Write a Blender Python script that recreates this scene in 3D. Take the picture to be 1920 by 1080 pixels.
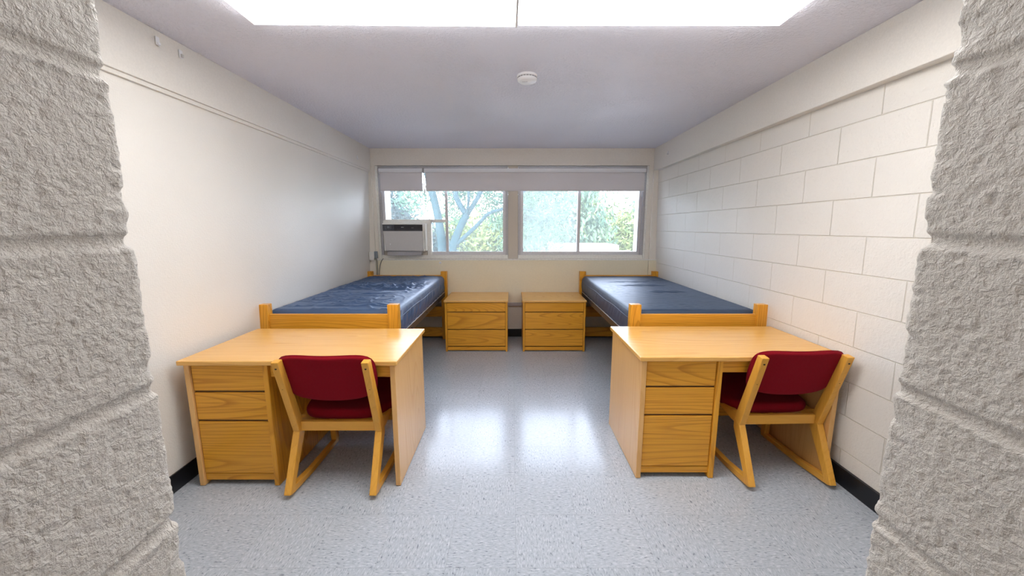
import bpy, bmesh, math, random
import numpy as np
from mathutils import Vector, Matrix

random.seed(7)
rng = np.random.RandomState(11)
for o in list(bpy.data.objects):
    bpy.data.objects.remove(o)
SC = bpy.context.scene
COL = SC.collection
PI = math.pi

# ------------------------------------------------------------------ camera
cam_d = bpy.data.cameras.new('camera')
cam_d.sensor_width = 36.0
cam_d.lens = 36.0 * 710.0 / 1920.0
cam_d.clip_start = 0.02
cam = bpy.data.objects.new('camera', cam_d)
COL.objects.link(cam)
cam.location = (0, 0, 1.45)
cam.rotation_euler = (PI / 2 - math.atan(114 / 710.0), 0, 0)
SC.camera = cam

# ------------------------------------------------------------------ world, exposure, lamps
SKY = 9.5
LAMP = 6.6
w = bpy.data.worlds.new('world')
SC.world = w
w.use_nodes = True
nt = w.node_tree
nt.nodes.clear()
wo = nt.nodes.new('ShaderNodeOutputWorld')
bg = nt.nodes.new('ShaderNodeBackground')
tc = nt.nodes.new('ShaderNodeTexCoord')
sx = nt.nodes.new('ShaderNodeSeparateXYZ')
rp = nt.nodes.new('ShaderNodeValToRGB')
rp.color_ramp.elements[0].position = 0.0
rp.color_ramp.elements[0].color = (0.80, 0.87, 1.0, 1)
rp.color_ramp.elements[1].position = 0.7
rp.color_ramp.elements[1].color = (0.68, 0.78, 1.0, 1)
nt.links.new(tc.outputs['Generated'], sx.inputs[0])
nt.links.new(sx.outputs['Z'], rp.inputs[0])
nt.links.new(rp.outputs[0], bg.inputs['Color'])
bg.inputs['Strength'].default_value = SKY
nt.links.new(bg.outputs[0], wo.inputs[0])

vs = SC.view_settings
SC.display_settings.display_device = 'sRGB'
vs.view_transform = 'Standard'
vs.look = 'None'
vs.exposure = 0.66
vs.gamma = 1.0
vs.use_curve_mapping = False

# fill light added behind the camera, unseen (its added fitting is built below)
ld = bpy.data.lights.new('entry_fill', 'AREA')
ld.shape = 'RECTANGLE'
ld.size = 0.5
ld.size_y = 0.3
ld.energy = 2.0
ld.color = (1.0, 0.96, 0.92)
lo = bpy.data.objects.new('entry_fill', ld)
COL.objects.link(lo)
lo.location = (0, -0.55, 2.36)

# ------------------------------------------------------------------ helpers

def lin(c):
    return tuple((v / 255 / 12.92) if v / 255 <= 0.04045 else ((v / 255 + 0.055) / 1.055) ** 2.4 for v in c) + (1,)

def new_mat(name):
    m = bpy.data.materials.new(name)
    m.use_nodes = True
    n = m.node_tree
    b = n.nodes['Principled BSDF']
    return m, n, b

def node(n, t, **kw):
    x = n.nodes.new(t)
    for k, v in kw.items():
        setattr(x, k, v)
    return x

def coords(n, rnd=0.0, scale=(1, 1, 1), rot=(0, 0, 0), loc=(0, 0, 0)):
    """object coordinates, shifted per object when rnd > 0"""
    t = node(n, 'ShaderNodeTexCoord')
    mp = node(n, 'ShaderNodeMapping')
    mp.inputs['Scale'].default_value = scale
    mp.inputs['Rotation'].default_value = rot
    mp.inputs['Location'].default_value = loc
    if rnd:
        oi = node(n, 'ShaderNodeObjectInfo')
        ml = node(n, 'ShaderNodeMath', operation='MULTIPLY')
        ml.inputs[1].default_value = rnd
        n.links.new(oi.outputs['Random'], ml.inputs[0])
        ad = node(n, 'ShaderNodeVectorMath', operation='ADD')
        n.links.new(t.outputs['Object'], ad.inputs[0])
        n.links.new(ml.outputs[0], ad.inputs[1])
        n.links.new(ad.outputs[0], mp.inputs['Vector'])
    else:
        n.links.new(t.outputs['Object'], mp.inputs['Vector'])
    return mp.outputs[0]

def noise(n, vec, scale, detail=2, rough=0.5, dist=0.0):
    x = node(n, 'ShaderNodeTexNoise')
    x.inputs['Scale'].default_value = scale
    x.inputs['Detail'].default_value = detail
    x.inputs['Roughness'].default_value = rough
    x.inputs['Distortion'].default_value = dist
    n.links.new(vec, x.inputs['Vector'])
    return x.outputs['Fac']

def ramp(n, fac, stops):
    r = node(n, 'ShaderNodeValToRGB')
    el = r.color_ramp.elements
    while len(el) < len(stops):
        el.new(0.5)
    for e, (p, c) in zip(el, stops):
        e.position = p
        e.color = c if len(c) == 4 else tuple(c) + (1,)
    n.links.new(fac, r.inputs[0])
    return r.outputs[0]

def mixc(n, fac, a, b, mode='MIX'):
    x = node(n, 'ShaderNodeMix', data_type='RGBA', blend_type=mode)
    for i, v in ((0, fac), (6, a), (7, b)):
        if isinstance(v, (int, float)):
            x.inputs[i].default_value = v
        elif isinstance(v, tuple):
            x.inputs[i].default_value = v
        else:
            n.links.new(v, x.inputs[i])
    return x.outputs[2]

def math_n(n, op, a, b=None, c=None):
    x = node(n, 'ShaderNodeMath', operation=op)
    for i, v in enumerate((a, b, c)):
        if v is None:
            continue
        if isinstance(v, (int, float)):
            x.inputs[i].default_value = v
        else:
            n.links.new(v, x.inputs[i])
    return x.outputs[0]

def bump(n, b, h, strength=0.3, dist=0.01, prev=None):
    x = node(n, 'ShaderNodeBump')
    x.inputs['Strength'].default_value = strength
    x.inputs['Distance'].default_value = dist
    n.links.new(h, x.inputs['Height'])
    if prev is not None:
        n.links.new(prev, x.inputs['Normal'])
    n.links.new(x.outputs[0], b.inputs['Normal'])
    return x.outputs[0]

def plain(name, col, rough=0.5, metal=0.0, spec=0.5, nscale=60.0, namt=0.06, bmp=0.0):
    m, n, b = new_mat(name)
    v = coords(n)
    f = noise(n, v, nscale, 3)
    dark = tuple(x * (1 - namt) for x in col[:3]) + (1,)
    lite = tuple(min(1, x * (1 + namt)) for x in col[:3]) + (1,)
    n.links.new(ramp(n, f, [(0.3, dark), (0.7, lite)]), b.inputs['Base Color'])
    b.inputs['Roughness'].default_value = rough
    b.inputs['Metallic'].default_value = metal
    b.inputs['Specular IOR Level'].default_value = spec
    if bmp:
        bump(n, b, f, bmp, 0.002)
    return m

def wood(name, base, dark, axis, lightness=1.0, rough=0.35, ring=9.0, contrast=1.0):
    """oak with cathedral grain running along axis (0 x, 1 y, 2 z)"""
    m, n, b = new_mat(name)
    sc = [1.0, 1.0, 1.0]
    sc[axis] = 0.08
    v = coords(n, rnd=7.3, scale=tuple(sc))
    warp = noise(n, v, 3.2, 2, 0.5)
    field = noise(n, v, 2.6, 1, 0.4, 0.3)
    # rings of a slow field = cathedral figure
    r = math_n(n, 'MULTIPLY', field, ring * 6.0)
    r = math_n(n, 'ADD', r, math_n(n, 'MULTIPLY', warp, 1.4))
    r = math_n(n, 'FRACT', r)
    sc2 = [130.0, 130.0, 130.0]
    sc2[axis] = 2.6
    v2 = coords(n, rnd=3.1, scale=tuple(sc2))
    fine = noise(n, v2, 1.0, 3, 0.6)
    sc3 = [9.0, 9.0, 9.0]
    sc3[axis] = 0.7
    v3 = coords(n, rnd=5.0, scale=tuple(sc3))
    broad = noise(n, v3, 1.0, 2, 0.5)
    ringc = ramp(n, r, [(0.0, (0, 0, 0)), (0.62, (0.08, 0.08, 0.08)), (0.93, (0.85, 0.85, 0.85)), (1.0, (0.1, 0.1, 0.1))])
    c1 = mixc(n, math_n(n, 'MULTIPLY', ringc, 0.62 * contrast), base, dark)
    c2 = mixc(n, math_n(n, 'MULTIPLY', ramp(n, fine, [(0.46, (0, 0, 0)), (0.70, (1, 1, 1))]), 0.42 * contrast), c1, dark)
    lo_ = tuple(x * 0.86 for x in base[:3]) + (1,)
    c3 = mixc(n, math_n(n, 'MULTIPLY', ramp(n, broad, [(0.35, (1, 1, 1)), (0.65, (0, 0, 0))]), 0.45), c2, mixc(n, 0.5, c2, lo_))
    n.links.new(c3, b.inputs['Base Color'])
    b.inputs['Roughness'].default_value = rough
    b.inputs['Specular IOR Level'].default_value = 0.38
    b.inputs['Coat Weight'].default_value = 0.05
    b.inputs['Coat Roughness'].default_value = 0.25
    bump(n, b, fine, 0.08, 0.001)
    return m

def wood_set(name, base, dark, **kw):
    return [wood(name + '_' + 'xyz'[a], base, dark, a, **kw) for a in range(3)]

def link(name, me, mat=None, parent=None):
    o = bpy.data.objects.new(name, me)
    COL.objects.link(o)
    if mat:
        me.materials.append(mat)
    if parent:
        o.parent = parent
    return o

def from_bm(name, bm, mat, parent=None, smooth=False):
    me = bpy.data.meshes.new(name)
    bmesh.ops.recalc_face_normals(bm, faces=bm.faces)
    if smooth:
        for f in bm.faces:
            f.smooth = True
    bm.to_mesh(me)
    bm.free()
    return link(name, me, mat, parent)

def bm_box(bm, x0, x1, y0, y1, z0, z1, bev=0.0, seg=2):
    vs_ = [bm.verts.new((x, y, z)) for x in (x0, x1) for y in (y0, y1) for z in (z0, z1)]
    q = [(0, 1, 3, 2), (4, 6, 7, 5), (0, 4, 5, 1), (2, 3, 7, 6), (0, 2, 6, 4), (1, 5, 7, 3)]
    fs = [bm.faces.new([vs_[i] for i in f]) for f in q]
    if bev:
        es = list({e for f in fs for e in f.edges})
        bmesh.ops.bevel(bm, geom=es, offset=bev, segments=seg, affect='EDGES', profile=0.5)

def box(name, x0, x1, y0, y1, z0, z1, mat, parent=None, bev=0.0, seg=2):
    bm = bmesh.new()
    bm_box(bm, x0, x1, y0, y1, z0, z1, bev, seg)
    return from_bm(name, bm, mat, parent)

def boxes(name, lst, mat, parent=None, bev=0.0):
    bm = bmesh.new()
    for l in lst:
        bm_box(bm, *l, bev)
    return from_bm(name, bm, mat, parent)

def prism(name, pts, x0, x1, mat, parent=None, bev=0.004, axis='x'):
    """closed polygon of (y, z) points extruded along x"""
    bm = bmesh.new()
    def P(a, b_, t):
        return (t, a, b_) if axis == 'x' else ((a, b_, t) if axis == 'z' else (a, t, b_))
    A = [bm.verts.new(P(a, b_, x0)) for a, b_ in pts]
    B = [bm.verts.new(P(a, b_, x1)) for a, b_ in pts]
    n_ = len(pts)
    bm.faces.new(A)
    bm.faces.new(B[::-1])
    for i in range(n_):
        bm.faces.new([A[i], B[i], B[(i + 1) % n_], A[(i + 1) % n_]])
    bmesh.ops.recalc_face_normals(bm, faces=bm.faces)
    if bev:
        bmesh.ops.bevel(bm, geom=list(bm.edges), offset=bev, segments=2, affect='EDGES', profile=0.5, clamp_overlap=True)
    return from_bm(name, bm, mat, parent)

def bm_tube(bm, pts, rad, seg=10, caps=True):
    pts = [Vector(p) for p in pts]
    if not hasattr(rad, '__len__'):
        rad = [rad] * len(pts)
    rings = []
    up = Vector((0.13, 0.21, 1)).normalized()
    for i, p in enumerate(pts):
        d = (pts[min(i + 1, len(pts) - 1)] - pts[max(i - 1, 0)]).normalized()
        a = d.cross(up)
        if a.length < 1e-3:
            a = d.cross(Vector((1, 0, 0)))
        a.normalize()
        b_ = d.cross(a).normalized()
        rings.append([bm.verts.new(p + (a * math.cos(t) + b_ * math.sin(t)) * rad[i]) for t in [2 * PI * k / seg for k in range(seg)]])
    for r0, r1 in zip(rings, rings[1:]):
        for k in range(seg):
            bm.faces.new([r0[k], r0[(k + 1) % seg], r1[(k + 1) % seg], r1[k]])
    if caps:
        bm.faces.new(rings[0][::-1])
        bm.faces.new(rings[-1])

def tube(name, pts, rad, mat, parent=None, seg=10, smooth=True):
    bm = bmesh.new()
    bm_tube(bm, pts, rad, seg)
    return from_bm(name, bm, mat, parent, smooth)

def lathe(name, prof, mat, parent=None, seg=40, loc=(0, 0, 0), smooth=True):
    """profile of (r, z) spun about z"""
    bm = bmesh.new()
    rings = []
    for r, z in prof:
        rings.append([bm.verts.new((loc[0] + r * math.cos(2 * PI * k / seg), loc[1] + r * math.sin(2 * PI * k / seg), loc[2] + z)) for k in range(seg)])
    for a, b_ in zip(rings, rings[1:]):
        for k in range(seg):
            bm.faces.new([a[k], a[(k + 1) % seg], b_[(k + 1) % seg], b_[k]])
    bm.faces.new(rings[0])
    bm.faces.new(rings[-1][::-1])
    o = from_bm(name, bm, mat, parent, False)
    return o

def smooth_by_angle(o, ang=40):
    me = o.data
    for p in me.polygons:
        p.use_smooth = True
    bm = bmesh.new()
    bm.from_mesh(me)
    for e in bm.edges:
        if len(e.link_faces) == 2 and e.calc_face_angle(0) > math.radians(ang):
            e.smooth = False
    bm.to_mesh(me)
    bm.free()

def grid_mesh(name, P, mat, parent=None, smooth=True, close_u=False):
    """P: (nu, nv, 3) array"""
    nu, nv = P.shape[:2]
    idx = np.arange(nu * nv).reshape(nu, nv)
    if close_u:
        idx = np.vstack([idx, idx[:1]])
    f = np.stack([idx[:-1, :-1], idx[1:, :-1], idx[1:, 1:], idx[:-1, 1:]], -1).reshape(-1, 4)
    me = bpy.data.meshes.new(name)
    me.from_pydata(P.reshape(-1, 3).tolist(), [], f.tolist())
    me.update()
    for p in me.polygons:
        p.use_smooth = smooth
    return link(name, me, mat, parent)

def thing(name, label, cat, loc=(0, 0, 0), rotz=0.0, group=None):
    o = bpy.data.objects.new(name, None)
    COL.objects.link(o)
    o.empty_display_size = 0.1
    o.location = loc
    o.rotation_euler = (0, 0, rotz)
    o['label'] = label
    o['category'] = cat
    if group:
        o['group'] = group
    return o

def tag(o, label, cat, group=None):
    o['label'] = label
    o['category'] = cat
    if group:
        o['group'] = group
    return o

def struct(o, label=None):
    o['kind'] = 'structure'
    if label:
        o['label'] = label
    return o

def copy_tree(o, parent=None):
    c = o.copy()
    COL.objects.link(c)
    if parent:
        c.parent = parent
    for ch in list(o.children):
        copy_tree(ch, c)
    return c

def vnoise(x, y, seed=0):
    """smooth value noise on arrays, about -1..1"""
    r = np.random.RandomState(seed).uniform(-1, 1, (256, 256))
    xi = np.floor(x).astype(int)
    yi = np.floor(y).astype(int)
    fx = x - xi
    fy = y - yi
    fx = fx * fx * (3 - 2 * fx)
    fy = fy * fy * (3 - 2 * fy)
    g = lambda a, b_: r[a % 256, b_ % 256]
    return (g(xi, yi) * (1 - fx) * (1 - fy) + g(xi + 1, yi) * fx * (1 - fy) + g(xi, yi + 1) * (1 - fx) * fy + g(xi + 1, yi + 1) * fx * fy)

# ------------------------------------------------------------------ materials
CREAM = (0.74, 0.70, 0.62, 1)

def mat_block_wall(name, y0, z0, cw=0.467, ch=0.2, coarse=1.0, col=(0.82, 0.79, 0.745, 1)):
    """painted concrete block seen on a wall in the y-z plane"""
    m, n, b = new_mat(name)
    t = node(n, 'ShaderNodeTexCoord')
    sep = node(n, 'ShaderNodeSeparateXYZ')
    n.links.new(t.outputs['Object'], sep.inputs[0])
    cb = node(n, 'ShaderNodeCombineXYZ')
    n.links.new(math_n(n, 'SUBTRACT', sep.outputs['Y'], y0), cb.inputs[0])
    n.links.new(math_n(n, 'SUBTRACT', sep.outputs['Z'], z0), cb.inputs[1])
    br = node(n, 'ShaderNodeTexBrick')
    br.offset = 0.5
    br.inputs['Scale'].default_value = 1.0
    br.inputs['Brick Width'].default_value = cw
    br.inputs['Row Height'].default_value = ch
    br.inputs['Mortar Size'].default_value = 0.0035
    br.inputs['Mortar Smooth'].default_value = 0.6
    n.links.new(cb.outputs[0], br.inputs['Vector'])
    v = coords(n)
    big = noise(n, v, 1.7, 2)
    pits = noise(n, v, 75.0 * coarse, 5, 0.65)
    lumps = noise(n, v, 22.0 * coarse, 3)
    c = ramp(n, big, [(0.3, tuple(x * 0.96 for x in col[:3])), (0.7, col)])
    mort = tuple(a * k for a, k in zip(col[:3], (0.84, 0.80, 0.70))) + (1,)
    c = mixc(n, math_n(n, 'MULTIPLY', br.outputs['Fac'], 0.42), c, mort)
    pit_dark = ramp(n, pits, [(0.28, (1, 1, 1)), (0.36, (0, 0, 0))])
    c = mixc(n, math_n(n, 'MULTIPLY', pit_dark, 0.25), c, (0.45, 0.40, 0.33, 1))
    n.links.new(c, b.inputs['Base Color'])
    b.inputs['Roughness'].default_value = 0.42
    h = math_n(n, 'SUBTRACT', math_n(n, 'ADD', math_n(n, 'MULTIPLY', pits, 0.5), math_n(n, 'MULTIPLY', lumps, 0.5)), math_n(n, 'MULTIPLY', br.outputs['Fac'], 1.3))
    bump(n, b, h, 0.75, 0.007)
    return m

def mat_floor():
    m, n, b = new_mat('vinyl_tile_floor')
    t = node(n, 'ShaderNodeTexCoord')
    sep = node(n, 'ShaderNodeSeparateXYZ')
    n.links.new(t.outputs['Object'], sep.inputs[0])
    T = 0.305
    ux = math_n(n, 'DIVIDE', math_n(n, 'SUBTRACT', sep.outputs['X'], 0.0175 - 20 * T), T)
    uy = math_n(n, 'DIVIDE', math_n(n, 'SUBTRACT', sep.outputs['Y'], 1.420 - 20 * T), T)
    ix = math_n(n, 'FLOOR', ux)
    iy = math_n(n, 'FLOOR', uy)
    par = math_n(n, 'MODULO', math_n(n, 'ADD', ix, iy), 2.0)
    fx = math_n(n, 'ABSOLUTE', math_n(n, 'SUBTRACT', math_n(n, 'FRACT', ux), 0.5))
    fy = math_n(n, 'ABSOLUTE', math_n(n, 'SUBTRACT', math_n(n, 'FRACT', uy), 0.5))
    edge = math_n(n, 'MAXIMUM', fx, fy)
    line = ramp(n, edge, [(0.4962, (0, 0, 0)), (0.4985, (1, 1, 1))])
    # every tile gets its own grain: streaks turn by a quarter from tile to tile
    cell = node(n, 'ShaderNodeCombineXYZ')
    n.links.new(math_n(n, 'MULTIPLY', ix, 3.7), cell.inputs[0])
    n.links.new(math_n(n, 'MULTIPLY', iy, 5.3), cell.inputs[1])
    def streaks(sc):
        mp = node(n, 'ShaderNodeMapping')
        mp.inputs['Scale'].default_value = sc
        n.links.new(t.outputs['Object'], mp.inputs[0])
        ad = node(n, 'ShaderNodeVectorMath', operation='ADD')
        n.links.new(mp.outputs[0], ad.inputs[0])
        n.links.new(cell.outputs[0], ad.inputs[1])
        return noise(n, ad.outputs[0], 1.0, 3, 0.6, 0.4), ad.outputs[0]
    a, va = streaks((150, 48, 1))
    c_, vc = streaks((48, 150, 1))
    s = mixc(n, par, a, c_)
    base = ramp(n, s, [(0.30, (0.16, 0.175, 0.22)), (0.39, (0.405, 0.445, 0.50)), (0.58, (0.48, 0.52, 0.58)), (0.70, (0.63, 0.66, 0.71))])
    wn = node(n, 'ShaderNodeTexWhiteNoise')
    n.links.new(cell.outputs[0], wn.inputs['Vector'])
    tint = ramp(n, wn.outputs['Value'], [(0.0, (0.95, 0.955, 0.96)), (1.0, (1, 1, 1))])
    base = mixc(n, 1.0, base, tint, 'MULTIPLY')
    base = mixc(n, math_n(n, 'MULTIPLY', line, 0.55), base, (0.20, 0.20, 0.22, 1))
    n.links.new(base, b.inputs['Base Color'])
    v = coords(n)
    big = noise(n, v, 5.0, 3)
    r = math_n(n, 'ADD', math_n(n, 'MULTIPLY', big, 0.10), 0.12)
    n.links.new(r, b.inputs['Roughness'])
    b.inputs['IOR'].default_value = 1.5
    b.inputs['Specular IOR Level'].default_value = 0.30
    b.inputs['Coat Weight'].default_value = 0.0
    b.inputs['Coat Roughness'].default_value = 0.14
    h = math_n(n, 'SUBTRACT', math_n(n, 'MULTIPLY', noise(n, v, 14.0, 2), 0.6), line)
    bump(n, b, h, 0.06, 0.002)
    return m

def mat_ceiling():
    m, n, b = new_mat('textured_ceiling_paint')
    v = coords(n)
    a = noise(n, v, 55.0, 4, 0.6)
    big = noise(n, v, 2.3, 2)
    crest = ramp(n, a, [(0.45, (0, 0, 0)), (0.66, (1, 1, 1))])
    h = math_n(n, 'MULTIPLY', crest, ramp(n, big, [(0.35, (0.25, 0.25, 0.25)), (0.65, (1, 1, 1))]))
    b.inputs['Base Color'].default_value = (0.80, 0.80, 0.90, 1)
    b.inputs['Roughness'].default_value = 0.6
    bump(n, b, h, 0.7, 0.007)
    return m

def mat_left_wall():
    m, n, b = new_mat('woven_wall_paint')
    t = node(n, 'ShaderNodeTexCoord')
    v = coords(n, scale=(1, 60, 260))
    v2 = coords(n, scale=(1, 260, 60))
    weave = math_n(n, 'ADD', noise(n, v, 1.0, 2), noise(n, v2, 1.0, 2))
    big = noise(n, coords(n), 1.2, 2)
    n.links.new(ramp(n, big, [(0.3, (0.80, 0.775, 0.73)), (0.7, (0.84, 0.815, 0.77))]), b.inputs['Base Color'])
    b.inputs['Roughness'].default_value = 0.36
    bump(n, b, weave, 0.42, 0.003)
    return m

M = {}
M['floor'] = mat_floor()
M['ceiling'] = mat_ceiling()
M['left_wall'] = mat_left_wall()
M['block_right'] = mat_block_wall('painted_block_wall', 1.993 - 0.467 * 8.5, 0.0)
M['cream'] = plain('cream_wall_paint', (0.87, 0.82, 0.74, 1), 0.5, nscale=90, namt=0.03, bmp=0.12)
M['soffit'] = plain('soffit_paint', (0.80, 0.77, 0.72, 1), 0.5, nscale=120, namt=0.03, bmp=0.3)
M['near_block'] = None
M['oak'] = wood_set('honey_oak', lin((236, 170, 56)), lin((172, 98, 14)), rough=0.32)
M['oaktop'] = wood_set('oak_laminate', lin((238, 184, 104)), lin((194, 130, 50)), rough=0.25, contrast=0.7)
M['oakside'] = wood_set('pale_oak_panel', lin((234, 184, 118)), lin((206, 146, 76)), rough=0.25, contrast=0.55)
M['beech'] = wood_set('golden_beech', lin((236, 174, 72)), lin((206, 136, 42)), rough=0.3, contrast=0.45, ring=5)
M['black_base'] = plain('black_rubber_base', (0.008, 0.009, 0.013, 1), 0.3)
M['alu'] = plain('grey_aluminium', (0.68, 0.66, 0.67, 1), 0.4, metal=0.2)
M['alu_dark'] = plain('dull_aluminium', (0.48, 0.465, 0.48, 1), 0.45, metal=0.25)
M['tan'] = plain('tan_mullion_paint', (0.62, 0.55, 0.46, 1), 0.5, nscale=400, namt=0.15)
M['white_metal'] = plain('off_white_enamel', (0.88, 0.86, 0.80, 1), 0.35)
M['cover'] = plain('beige_enamel', (0.86, 0.785, 0.60, 1), 0.4, namt=0.02)
M['shade'] = plain('shade_fabric', (0.60, 0.57, 0.57, 1), 0.8, nscale=700, namt=0.05)
def mat_shade():
    m, n, b = new_mat('shade_cloth')
    out = n.nodes['Material Output']
    f = noise(n, coords(n), 700.0, 2)
    n.links.new(ramp(n, f, [(0.3, (0.78, 0.75, 0.76)), (0.7, (0.84, 0.81, 0.82))]), b.inputs['Base Color'])
    b.inputs['Roughness'].default_value = 0.85
    tl = node(n, 'ShaderNodeBsdfTranslucent')
    tl.inputs[0].default_value = (0.75, 0.72, 0.74, 1)
    mx = node(n, 'ShaderNodeMixShader')
    mx.inputs[0].default_value = 0.09
    n.links.new(b.outputs[0], mx.inputs[1])
    n.links.new(tl.outputs[0], mx.inputs[2])
    n.links.new(mx.outputs[0], out.inputs[0])
    return m
M['shade'] = mat_shade()
M['white_plastic'] = plain('white_plastic', (0.86, 0.87, 0.90, 1), 0.35, namt=0.01)
M['ac_grey'] = plain('grey_plastic', (0.62, 0.60, 0.58, 1), 0.4, namt=0.02)
M['ac_cream'] = plain('cream_plastic', (0.88, 0.86, 0.81, 1), 0.4, namt=0.02)
M['black_plastic'] = plain('black_plastic', (0.018, 0.016, 0.024, 1), 0.25, namt=0.05)
M['char_plastic'] = plain('charcoal_plastic', (0.045, 0.05, 0.065, 1), 0.3)
M['display'] = plain('grey_display', (0.22, 0.24, 0.26, 1), 0.2)
M['mark_white'] = plain('white_print', (0.85, 0.85, 0.85, 1), 0.5)
M['mark_grey'] = plain('grey_print', (0.30, 0.29, 0.32, 1), 0.5)
M['dark_steel'] = plain('dark_brown_steel', (0.055, 0.042, 0.04, 1), 0.4, metal=0.3)
M['edge_steel'] = plain('worn_steel_edge', (0.65, 0.66, 0.70, 1), 0.3, metal=0.6)
M['spring'] = plain('black_spring_steel', (0.01, 0.01, 0.013, 1), 0.4)
M['screw'] = plain('dark_bolt', (0.03, 0.02, 0.015, 1), 0.4, metal=0.5)
M['plug_grey'] = plain('grey_rubber', (0.25, 0.29, 0.33, 1), 0.5)
M['cord'] = plain('grey_cord', (0.22, 0.22, 0.20, 1), 0.5)
M['wood_dark_in'] = plain('drawer_gap', (0.10, 0.05, 0.02, 1), 0.7)

def mat_fabric(name, col, col2):
    m, n, b = new_mat(name)
    v = coords(n)
    f = noise(n, v, 420.0, 2)
    g = noise(n, v, 9.0, 2)
    c = ramp(n, f, [(0.3, tuple(x * 0.7 for x in col[:3])), (0.7, col)])
    c = mixc(n, math_n(n, 'MULTIPLY', g, 0.5), c, col2)
    n.links.new(c, b.inputs['Base Color'])
    b.inputs['Roughness'].default_value = 0.9
    b.inputs['Specular IOR Level'].default_value = 0.15
    b.inputs['Sheen Weight'].default_value = 0.06
    b.inputs['Sheen Tint'].default_value = (1.0, 0.25, 0.4, 1)
    bump(n, b, f, 0.4, 0.001)
    return m
M['red'] = mat_fabric('crimson_wool', (0.27, 0.003, 0.012, 1), (0.21, 0.002, 0.010, 1))

def mat_vinyl(name, col, rough):
    m, n, b = new_mat(name)
    v = coords(n)
    f = noise(n, v, 6.0, 2)
    n.links.new(ramp(n, f, [(0.3, tuple(x * 0.85 for x in col[:3])), (0.7, col)]), b.inputs['Base Color'])
    b.inputs['Roughness'].default_value = rough
    b.inputs['Specular IOR Level'].default_value = 0.7
    sc = coords(n, scale=(18, 300, 40))
    bump(n, b, noise(n, sc, 1.0, 2), 0.12, 0.002)
    return m
M['vinyl_l'] = mat_vinyl('navy_vinyl_cover', (0.045, 0.095, 0.21, 1), 0.44)
M['vinyl_r'] = mat_vinyl('dark_navy_vinyl', (0.028, 0.060, 0.125, 1), 0.48)

def mat_glass(name, haze, tint=(0.96, 0.975, 0.985, 1)):
    m, n, b = new_mat(name)
    n.nodes.remove(b)
    out = n.nodes['Material Output']
    tr = node(n, 'ShaderNodeBsdfTransparent')
    tr.inputs[0].default_value = tint
    gl = node(n, 'ShaderNodeBsdfGlossy')
    gl.inputs['Roughness'].default_value = 0.02
    fr = node(n, 'ShaderNodeFresnel')
    fr.inputs[0].default_value = 1.45
    m1 = node(n, 'ShaderNodeMixShader')
    n.links.new(fr.outputs[0], m1.inputs[0])
    n.links.new(tr.outputs[0], m1.inputs[1])
    n.links.new(gl.outputs[0], m1.inputs[2])
    tl = node(n, 'ShaderNodeBsdfTranslucent')
    tl.inputs[0].default_value = (0.90, 0.90, 0.86, 1)
    m2 = node(n, 'ShaderNodeMixShader')
    v = coords(n)
    dirt = noise(n, v, 3.5, 4, 0.6)
    f = math_n(n, 'MULTIPLY', ramp(n, dirt, [(0.3, (0.75, 0.75, 0.75)), (0.7, (1, 1, 1))]), haze)
    n.links.new(f, m2.inputs[0])
    n.links.new(m1.outputs[0], m2.inputs[1])
    n.links.new(tl.outputs[0], m2.inputs[2])
    n.links.new(m2.outputs[0], out.inputs[0])
    return m
M['glass'] = mat_glass('clear_window_glass', 0.055)
M['glass_dim'] = mat_glass('dusty_window_glass', 0.05)
M['glass_haze'] = mat_glass('hazy_screened_glass', 0.10)

def mat_lens():
    m, n, b = new_mat('lit_prismatic_lens')
    n.nodes.remove(b)
    out = n.nodes['Material Output']
    em = node(n, 'ShaderNodeEmission')
    em.inputs['Color'].default_value = (1.0, 0.975, 0.94, 1)
    t = node(n, 'ShaderNodeTexCoord')
    sep = node(n, 'ShaderNodeSeparateXYZ')
    n.links.new(t.outputs['Object'], sep.inputs[0])
    # two tubes glow through the lens
    wv = math_n(n, 'COSINE', math_n(n, 'MULTIPLY', sep.outputs['Y'], 2 * PI / 0.30))
    st = math_n(n, 'ADD', math_n(n, 'MULTIPLY', wv, 0.15 * LAMP), LAMP)
    n.links.new(st, em.inputs['Strength'])
    n.links.new(em.outputs[0], out.inputs[0])
    return m
M['lens'] = mat_lens()

# ------------------------------------------------------------------ room shell
CZ = 2.42
YB = 4.93
struct(box('floor', -2.1, 2.1, -1.4, 5.15, -0.12, 0.0, M['floor']))
struct(box('ceiling', -2.1, 2.1, -1.4, 5.15, CZ, CZ + 0.12, M['ceiling']))

def lean_wall(name, xb, xt, side, y0, y1, mat):
    """wall whose face runs from xb at the floor to xt at the ceiling"""
    o = 0.2 * side
    bm = bmesh.new()
    pts = [(xb, 0), (xt, CZ), (xt + o, CZ), (xb + o, 0)]
    A = [bm.verts.new((x, y0, z)) for x, z in pts]
    B = [bm.verts.new((x, y1, z)) for x, z in pts]
    bm.faces.new(A)
    bm.faces.new(B[::-1])
    for i in range(4):
        bm.faces.new([A[i], B[i], B[(i + 1) % 4], A[(i + 1) % 4]])
    return struct(from_bm(name, bm, mat))

XLB, XLT = -1.875, -1.785
XRB, XRT = 1.885, 1.825
def xl(z): return XLB + (XLT - XLB) * z / CZ
def xr(z): return XRB + (XRT - XRB) * z / CZ
lean_wall('wall_left', XLB, XLT, -1, 0.42, 5.15, M['left_wall'])
lean_wall('wall_right', XRB, XRT, 1, 0.42, 5.15, M['block_right'])

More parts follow.
